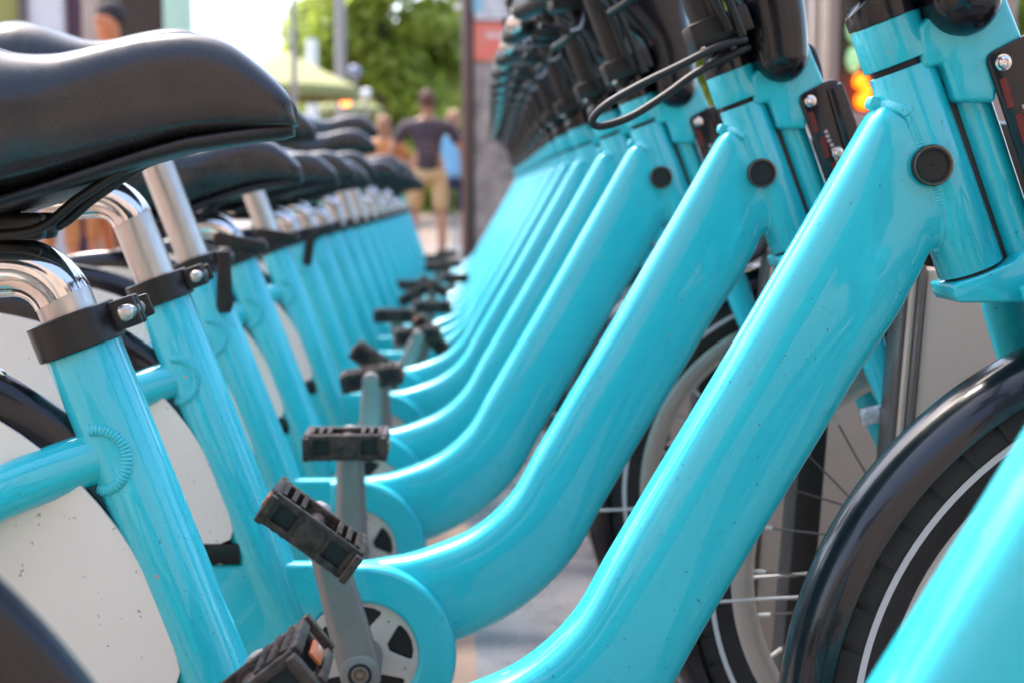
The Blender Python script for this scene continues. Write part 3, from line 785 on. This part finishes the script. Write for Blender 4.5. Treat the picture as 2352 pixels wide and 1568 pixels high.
RED = mat('coral_red_print', (.75, .16, .10), .5, var=.35, vscale=5, vcol=(.6, .3, .2))
SHOP = empty('shop_building', (gp(-100, 15), 15, 0), 'shopfront with pale wall, beige pillars and dark doorway beyond the saddles', 'building')
def shop(name, a, b_, m, y0=-700, y1=598, Y=15.0, dp=.3): return slab(name, a, b_, y0, y1, Y, dp, m, None)
parts = []
for nm, a, b_, m, Y in (('side_panel', -700, 38, YG, 15.1), ('door_post', 38, 58, TRIM, 14.95), ('wall', 58, 142, WHITE, 15.0), ('window', 142, 184, PURPLE, 15.15), ('pillar', 184, 224, BEIGE, 14.95), ('doorway', 224, 372, DARK, 15.2), ('mint_panel', 372, 431, MINT, 15.05)):
    o = shop(nm, a, b_, m, Y=Y); parts.append(o)
o = slab('signboard', -700, 431, -1200, -700, 14.9, .4, WHITE, None); parts.append(o)
for o in parts:
    o.parent = SHOP; o.matrix_parent_inverse = Matrix.Translation((-SHOP.location.x, -15, 0))
def pole(name, px, wpx, py0, Y, m, lab, cat='pole'):
    bm = bmesh.new(); x = gp(px, Y); r = wpx/2/3267*Y
    add_cyl(bm, (x, Y, 0), (x, Y, gz(py0, Y)), r, 16)
    add_cyl(bm, (x, Y, 0), (x, Y, .12), r*1.6, 16)
    return tag(link(name, finish(bm, name, 40), m), lab, cat)
pole('street_pole', 680, 14, -300, 17, GREYP, 'slim grey pole beside the white canopy')
pole('lamp_post', 786, 24, -300, 24, GREYP, 'thick grey lamp post in front of the green tree', 'lamp post')
pole('short_post', 721, 26, 92, 22, WCANV, 'short white post above the green parasol')
# parasols
def parasol(px, Yd, rad, zedge, zap, m, label, group):
    x = gp(px, Yd); t = empty('parasol', (x, Yd, 0), label, 'parasol', group)
    bm = bmesh.new(); n = 8
    top = bm.verts.new((0, 0, zap)); ring = []; low = []
    for k in range(n):
        a = 2*math.pi*(k+.5)/n; ring.append(bm.verts.new((rad*math.cos(a), rad*math.sin(a), zedge)))
        low.append(bm.verts.new((rad*1.01*math.cos(a), rad*1.01*math.sin(a), zedge-.14)))
    for k in range(n):
        bm.faces.new((top, ring[k], ring[(k+1) % n])); bm.faces.new((ring[k], low[k], low[(k+1) % n], ring[(k+1) % n]))
    link('canopy', finish(bm, 'canopy', 20), m, t)
    bm = bmesh.new(); add_cyl(bm, (0, 0, 0), (0, 0, zap-.02), .03, 12); link('pole', finish(bm, 'ppole', 40), GREYP, t)
    bm = bmesh.new()
    for k in range(n):
        a = 2*math.pi*(k+.5)/n; add_tube(bm, [(0, 0, zap-.05), (rad*math.cos(a), rad*math.sin(a), zedge-.02)], .012, 6)
    link('rib', finish(bm, 'rib', 40), GREYP, t)
    return t
parasol(655, 20, 1.12, gz(206, 20), gz(118, 20), OLIVE, 'large olive green parasol beyond the big saddle', 'parasols')
parasol(800, 27, .72, gz(250, 27), gz(212, 27), OLIVE, 'small olive green parasol lower and farther off, by the orange lamp', 'parasols')
# lamps
def globe(px, py, Y, rpx, m, lab, cat, stem=True):
    x = gp(px, Y); z = gz(py, Y); r = rpx/3267*Y; t = empty('globe_lamp', (x, Y, 0), lab, cat)
    bm = bmesh.new(); add_sphere(bm, (0, 0, z), (r, r, r), 3); link('globe', finish(bm, 'globe', 60), m, t)
    bm = bmesh.new(); add_cyl(bm, (0, 0, 0), (0, 0, z-r*.9), .03, 10); add_cyl(bm, (0, 0, z-r*1.2), (0, 0, z-r*.7), r*.5, 12)
    link('pole', finish(bm, 'lpole', 40), GREYP, t); return t
OGLOW = mat('orange_glow', (1.0, .20, .04), .5, emit=2.2)
globe(795, 235, 23, 11, OGLOW, 'round glowing orange lamp under the green parasol', 'lamp')
globe(818, 166, 26, 15, mat('blue_grey_glass', (.22, .24, .33), .3), 'blue grey globe lamp in front of the tree', 'lamp')
globe(843, 216, 24, 12, WCANV, 'white globe lamp at the parasol edge', 'lamp')
# trees
LEAF = mat('leaves', (.15, .21, .03), .55, var=.95, vscale=.9, vcol=(.42, .44, .08))
_n = LEAF.node_tree; _t = _n.nodes.new('ShaderNodeBsdfTranslucent'); _t.inputs[0].default_value = (.45, .55, .08, 1)
_m = _n.nodes.new('ShaderNodeMixShader'); _m.inputs[0].default_value = .5; _o = [q for q in _n.nodes if q.type == 'OUTPUT_MATERIAL'][0]
_n.links.new(_n.nodes['Principled BSDF'].outputs[0], _m.inputs[1]); _n.links.new(_t.outputs[0], _m.inputs[2]); _n.links.new(_m.outputs[0], _o.inputs[0])
BARK = mat('bark', (.10, .07, .05), .8, bump=.5, bscale=20)
def tree(x, y, h, rad, n, lab, seed, zc=.62, sq=1.0, leaf=.16):
    rnd = random.Random(seed); t = empty('street_tree', (x, y, 0), lab, 'tree', 'trees along the street')
    bm = bmesh.new(); add_tube(bm, [(0, 0, 0), (.05, 0, h*.25), (0, .05, h*.5), (.02, 0, h*.8)], [.22, .17, .12, .04], 12)
    for k in range(10):
        a = rnd.uniform(0, 6.28); z = h*rnd.uniform(.28, .6); L = rad*rnd.uniform(.5, .85)
        add_tube(bm, [(0, 0, z), (L*.5*math.cos(a), L*.5*math.sin(a), z+L*.3), (L*math.cos(a), L*math.sin(a), z+L*.7)], [.07, .05, .015], 8)
    link('trunk', finish(bm, 'trunk', 50), BARK, t)
    cl = []
    for k in range(46):
        while True:
            p = Vector((rnd.uniform(-1, 1), rnd.uniform(-1, 1), rnd.uniform(-1, 1)))
            if .35 < p.length < 1: break
        cl.append((Vector((p.x*rad*sq, p.y*rad, h*zc+p.z*h*.36)), rad*rnd.uniform(.18, .34)))
    vs, fs = [], []
    for i in range(n):
        c, r_ = cl[rnd.randrange(len(cl))]
        p = c+Vector((rnd.gauss(0, 1), rnd.gauss(0, 1), rnd.gauss(0, .8)))*r_*.55
        u = Vector((rnd.gauss(0, 1), rnd.gauss(0, 1), rnd.gauss(0, 1))).normalized(); v = u.orthogonal().normalized()
        s = leaf*rnd.uniform(.6, 1.3); b = len(vs)
        vs += [p-u*s, p+v*s*.5, p+u*s, p-v*s*.5]; fs.append((b, b+1, b+2, b+3))
    me = bpy.data.meshes.new('crown'); me.from_pydata(vs, [], fs); link('crown', me, LEAF, t)
    return t
tree(gp(880, 30), 30, 8.4, 1.75, 12000, 'bright green leafy tree behind the man in the dark shirt', 3, zc=.50)
tree(gp(790, 34), 34, 8.6, 1.25, 8000, 'green tree behind the lamp post', 5, zc=.50)
tree(gp(1015, 38), 38, 5.0, 1.5, 7000, 'lower green tree beside the kiosk', 8, zc=.50)
tree(gp(1640, 20), 20, 6.0, 1.4, 6000, 'sunlit tree glimpsed between the handlebars', 11, zc=.5)
tree(gp(2330, 13), 13, 5.0, 1.2, 5000, 'yellowish green tree at the upper right edge', 12, zc=.5)
bl = empty('far_building', (gp(1100, 60), 60, 0), 'pinkish stone building beyond the tree', 'building')
bm = bmesh.new(); add_box(bm, (3.5, 0, 8), (9, 6, 16)); link('wall', finish(bm, 'farwall', 0), PINKW, bl)
WIN = mat('far_window', (.25, .23, .22), .2)
for k in range(4):
    for j in range(5):
        bm = bmesh.new(); add_box(bm, (.4+k*2.0, -3.02, 2+j*3), (1.0, .08, 1.6)); link('window', finish(bm, 'fw', 0), WIN, bl)
hd = empty('hedge', (0, 44, 0), 'dark green hedge closing the far end of the street', 'hedge')
rnd = random.Random(4); vs, fs = [], []
for i in range(9000):
    p = Vector((rnd.uniform(-12, 1.5), rnd.uniform(-.8, .8), rnd.uniform(0, 2.4))); u = Vector((rnd.gauss(0, 1), rnd.gauss(0, 1), rnd.gauss(0, 1))).normalized(); v = u.orthogonal()
    b = len(vs); s = .22; vs += [p-u*s, p+v*s*.6, p+u*s, p-v*s*.6]; fs.append((b, b+1, b+2, b+3))
me = bpy.data.meshes.new('foliage'); me.from_pydata(vs, [], fs); link('foliage', me, LEAF, hd)
# kiosk with poster
KY = 13.2
kx0, kx1 = gp(1062, KY), gp(1420, KY)
ks = empty('poster_kiosk', (kx0, KY, 0), 'tall street kiosk with a brown frame and a red banded poster', 'kiosk')
bm = bmesh.new(); add_box(bm, (.03, .05, 1.6), (.065, .14, 3.2), bev=.01); add_box(bm, (kx1-kx0, .05, 1.6), (.065, .14, 3.2), bev=.01)
link('frame', finish(bm, 'kframe', 30), mat('brown_frame', (.16, .10, .08), .4, metal=.3), ks)
POST = mat('taupe_poster', (.40, .34, .28), .45, var=1.0, vscale=5.5, vcol=(.13, .105, .09), specks=9, speckcol=(.66, .62, .54))
bm = bmesh.new(); add_box(bm, ((kx1-kx0)/2, .08, 1.6), (kx1-kx0-.08, .06, 3.2)); link('poster', finish(bm, 'poster', 0), POST, ks)
def kpart(nm, p0, p1, y0, y1, m, dy=.035):
    a = gp(p0, KY)-kx0; b = gp(p1, KY)-kx0; z0, z1 = gz(y1, KY), gz(y0, KY)
    bm = bmesh.new(); add_box(bm, ((a+b)/2, dy, (z0+z1)/2), (b-a, .02, z1-z0)); return link(nm, finish(bm, nm, 0), m, ks)
kpart('dark_edge', 1079, 1090, -400, 596, DARK)
kpart('header_panel', 1092, 1410, -200, 44, WHITE)
kpart('header_edge', 1092, 1410, 44, 52, mat('dark_red_edge', (.2, .04, .03), .5))  # dark red strip between header panel and red band
kpart('red_band', 1090, 1410, 52, 138, RED)
kpart('blue_badge', 1088, 1110, -20, 28, mat('blue_badge', (.25, .5, .55), .5), .022)
bm = bmesh.new()
for row_ in range(5):
    for k in range(16):
        if (k*7+row_*3) % 5 == 0: continue
        x = gp(1116+k*7, KY)-kx0; add_box(bm, (x, .023, gz(-32+row_*16, KY)), (.018, .004, .03))
link('lettering', finish(bm, 'lettering', 0), mat('grey_ink', (.3, .28, .26), .6), ks)['kind'] = 'stuff'
bm = bmesh.new()
for k in range(6): add_box(bm, (gp(1122+k*9, KY)-kx0, .023, gz(80+(k % 2)*2, KY)), (.022, .004, .05))
link('lettering', finish(bm, 'lettering2', 0), WHITE, ks)['kind'] = 'stuff'
# bus at the right
BY = 6.5
bx0 = gp(1862, BY); bus = empty('bus', (bx0, BY, 0), 'beige bus with a dark rounded window and glowing amber lamps behind the head tubes', 'bus')
BUSM = mat('taupe_bus_paint', (.30, .22, .18), .35, coat=.3, var=.2, vscale=1)
wx0, wx1 = gp(1906, BY)-bx0, gp(2278, BY)-bx0; wz0, wz1 = gz(268, BY), 2.2
def rrect(x0, x1, z0, z1, r, n=8):
    out = []
    for cx_, cz_, a0 in ((x1-r, z1-r, 0), (x0+r, z1-r, 90), (x0+r, z0+r, 180), (x1-r, z0+r, 270)):
        for k in range(n+1): a = R(a0+90*k/n); out.append((cx_+r*math.cos(a), cz_+r*math.sin(a)))
    return out
plate('body', [rrect(0, wx1+.06, .3, 2.9, .12), rrect(wx0, wx1, wz0, wz1, .14)], .08, .015, BUSM, bus, (0, 0, 0))
bm = bmesh.new(); add_box(bm, (wx1/2+.02, .55, 1.6), (wx1-.02, .9, 2.5)); link('interior', finish(bm, 'businterior', 0), mat('dark_interior', (.055, .032, .022), .5, var=.5, vscale=3), bus)
bm = bmesh.new(); add_box(bm, (gp(1878, BY)-bx0, -.06, 1.6), (.04, .03, 2.4), bev=.01); link('grab_rail', finish(bm, 'grab', 30), SATIN, bus)
AMB = mat('amber_glow', (1.0, .14, .003), .5, emit=1.15)
for px, py, r_ in ((1978, 182, 17), (1986, 228, 20), (1993, 202, 14)):
    bm = bmesh.new(); add_sphere(bm, (gp(px, BY)-bx0, .05, gz(py, BY)), (r_/3267*BY,)*3, 3); link('indicator_lamp', finish(bm, 'ind', 60), AMB, bus)
bm = bmesh.new(); add_sphere(bm, (gp(1975, BY)-bx0, .05, gz(22, BY)), (.03,)*3, 3); link('indicator_lamp', finish(bm, 'ind2', 60), mat('dim_amber', (.8, .4, .05), .5, emit=.6), bus)
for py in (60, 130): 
    bm = bmesh.new(); add_sphere(bm, (gp(1962, BY)-bx0, .06, gz(py, BY)), (.035, .03, .06), 3); link('green_spot', finish(bm, 'il', 60), mat('green_reflection', (.25, .45, .22), .3, emit=.25), bus)  # green reflection spots, given a faint glow of their own
for k in (0, 1):
    bm = bmesh.new(); r = .42; add_lathe(bm, [(r, -.1), (r, .1), (r*.55, .1), (r*.55, -.1)], 32, c=(.4+k*.1, .2+k*.8, r)); link('wheel', finish(bm, 'bwheel', 40), RUBBER, bus)
# facade across the street, behind the camera, and the houses at both sides
FAC = mat('warm_brick_facade', (.46, .35, .27), .7, var=.3, vscale=.5, vcol=(.38, .29, .22), bump=.4, bscale=8)
FWIN = mat('curtained_window', (.34, .28, .24), .5)
fb = empty('brick_building', (0, -9, 0), 'warm brick building across the street behind the viewer', 'building')
bm = bmesh.new(); add_box(bm, (0, -1, 4.5), (70, 2, 9)); link('wall', finish(bm, 'facwall', 0), FAC, fb)
for k in range(7):
    for j in range(2):
        bm = bmesh.new(); add_box(bm, (-10.5+3.5*k, .02, 2.2+j*3.4), (1.5, .1, 2.0), bev=.02); link('window', finish(bm, 'facwin', 0), FWIN, fb)

# ------------------------------------------------------------ people
def skinned(name, verts, edges, radii, m, parent, sub=2):
    me = bpy.data.meshes.new(name); me.from_pydata(verts, edges, [])
    o = bpy.data.objects.new(name, me); C.objects.link(o)
    sm = o.modifiers.new('s', 'SKIN'); sm.use_smooth_shade = True; su = o.modifiers.new('u', 'SUBSURF'); su.levels = sub
    lay = me.skin_vertices[0].data
    for i, r_ in enumerate(radii): lay[i].radius = (r_, r_) if not isinstance(r_, tuple) else r_
    lay[0].use_root = True
    dg = bpy.context.evaluated_depsgraph_get(); q = bpy.data.meshes.new_from_object(o.evaluated_get(dg)); bpy.data.objects.remove(o)
    for p in q.polygons: p.use_smooth = True
    q.materials.clear(); return link(name, q, m, parent)
SKINS = [mat('skin_light', (.52, .27, .17), .5), mat('skin_tan', (.42, .20, .11), .5), mat('skin_warm', (.55, .20, .08), .5)]
def person(px, Y, h, rz, label, shirt, pants, hair, skin=0, walk=.12, longh=False, bag=None, arm=.1):
    t = empty('person', (gp(px, Y), Y, 0), label, 'person', 'people walking beyond the bikes', rz); k = h/1.75
    def s(p): return (p[0]*k*1.4, p[1]*k, p[2]*k)
    w2 = walk
    v = [(0, 0, .98), (0, 0, 1.2), (0, 0, 1.42), (0, 0, 1.50), (0, .01, 1.58), (0, .015, 1.66), (0, .005, 1.73),
         (-.17, 0, 1.41), (-.24-arm*.3, 0, 1.15), (-.25-arm*.3, .06, .92), (-.25-arm*.3, .08, .83),
         (.17, 0, 1.41), (.24+arm*.3, 0, 1.15), (.25+arm*.3, .06, .92), (.25+arm*.3, .08, .83),
         (-.09, 0, .92), (-.10, w2*.7, .5), (-.10, w2*.2, .09), (-.10, w2*.2+.16, .04),
         (.09, 0, .92), (.10, -w2*.4, .5), (.10, -w2*1.2, .1), (.10, -w2*1.2+.16, .04)]
    e = [(0, 1), (1, 2), (2, 3), (3, 4), (4, 5), (5, 6), (2, 7), (7, 8), (8, 9), (9, 10), (2, 11), (11, 12), (12, 13), (13, 14), (0, 15), (15, 16), (16, 17), (17, 18), (0, 19), (19, 20), (20, 21), (21, 22)]
    r = [.12, .12, .11, .05, .075, .09, .055, .055, .042, .033, .035, .055, .042, .033, .035, .085, .055, .04, .03, .085, .055, .04, .03]
    skinned('body', [s(p) for p in v], e, [q*k for q in r], SKINS[skin], t)
    v2 = [(0, 0, .90), (0, 0, 1.05), (0, 0, 1.2), (0, 0, 1.38), (0, 0, 1.45), (-.17, 0, 1.40), (-.22-arm*.2, 0, 1.22), (.17, 0, 1.40), (.22+arm*.2, 0, 1.22)]
    skinned('shirt', [s(p) for p in v2], [(0, 1), (1, 2), (2, 3), (3, 4), (3, 5), (5, 6), (3, 7), (7, 8)], [q*k for q in (.16, .155, .155, .15, .06, .08, .07, .08, .07)], shirt, t)
    v3 = [(0, 0, .97), (-.09, 0, .88), (-.10, w2*.7, .5), (.09, 0, .88), (.10, -w2*.4, .5)]
    skinned('trousers', [s(p) for p in v3], [(0, 1), (1, 2), (0, 3), (3, 4)], [q*k for q in (.14, .10, .085, .10, .085)], pants, t)
    bm = bmesh.new(); add_sphere(bm, s((0, -.018, 1.69)), (.092*k, .098*k, .105*k), 3)
    if longh: add_sphere(bm, s((0, -.05, 1.52)), (.11*k, .06*k, .20*k), 3)
    link('hair', finish(bm, 'hair', 60), hair, t)
    bm = bmesh.new()
    for sx_, yy in ((-1, w2*.2+.07), (1, -w2*1.2+.07)): add_box(bm, s((sx_*.10, yy, .045)), (.1*k, .27*k, .085*k), bev=.03*k)
    link('shoes', finish(bm, 'shoes', 40), WHITE if skin == 0 else BLACKM, t)
    bm = bmesh.new()
    add_sphere(bm, s((0, .105, 1.655)), (.016*k, .022*k, .022*k), 2)
    link('nose', finish(bm, 'ne', 60), SKINS[skin], t)
    return t
def cloth(n, c): return mat(n, c, .8, var=.2, vscale=8)
M_dark = cloth('dark_shirt', (.065, .045, .055)); M_khaki = cloth('khaki_cloth', (.62, .42, .20)); M_brown = cloth('brown_hair', (.12, .06, .04))
M_pink = cloth('pink_cloth', (.85, .10, .35)); M_blue = cloth('light_blue_cloth', (.22, .50, .75)); M_navy = cloth('navy_cloth', (.02, .025, .09))
M_blonde = cloth('light_brown_hair', (.40, .22, .12)); M_orange = cloth('orange_brown_cloth', (.50, .20, .06)); M_red = cloth('red_cloth', (.6, .02, .02)); M_grey = cloth('grey_cloth', (.35, .34, .38))
M_blackh = cloth('black_hair', (.02, .015, .015))
pm_ = person(982, 13.9, 1.60, R(4), 'man seen from behind in a dark t-shirt and khaki shorts', M_dark, M_khaki, M_brown, 1, .12)
bm = bmesh.new()
for r_, wd in ((1.12, .11), (1.07, .13), (1.02, .08)): add_box(bm, (0, -.143, r_), (wd*1.3, .004, .016))
link('shirt_print', finish(bm, 'sprint', 0), cloth('faded_print', (.22, .14, .13)), pm_)
person(880, 14.2, 1.38, R(160), 'person with light brown hair and orange brown top left of the man', M_orange, M_navy, M_blonde, 1, .08, True)
pt = person(912, 15.0, 1.12, 0, 'person in bright teal green behind the last saddles', TEAL, TEAL, M_brown, 0, .08)
person(1043, 15.5, 1.50, R(-8), 'person in a light blue top right of the man', M_blue, M_navy, M_blonde, 0, .14)
person(672, 10.0, 1.16, R(20), 'person in a bright pink top just behind the big saddle', M_pink, M_pink, M_blackh, 1, .05)
person(262, 10.5, 1.98, R(150), 'tall person with orange brown skin and dark hair in the doorway', M_orange, M_grey, M_blackh, 2, .1)
person(135, 9.5, .98, R(180), 'person in orange brown with a red top low behind the saddle', M_red, M_orange, M_brown, 2, .05)
person(190, 10.5, 1.02, R(170), 'person in grey and orange low beside the pillar', M_grey, M_orange, M_brown, 2, .05)
person(478, 13, 1.22, R(170), 'person in a red patterned top between the saddles', M_red, M_grey, M_blonde, 0, .05)
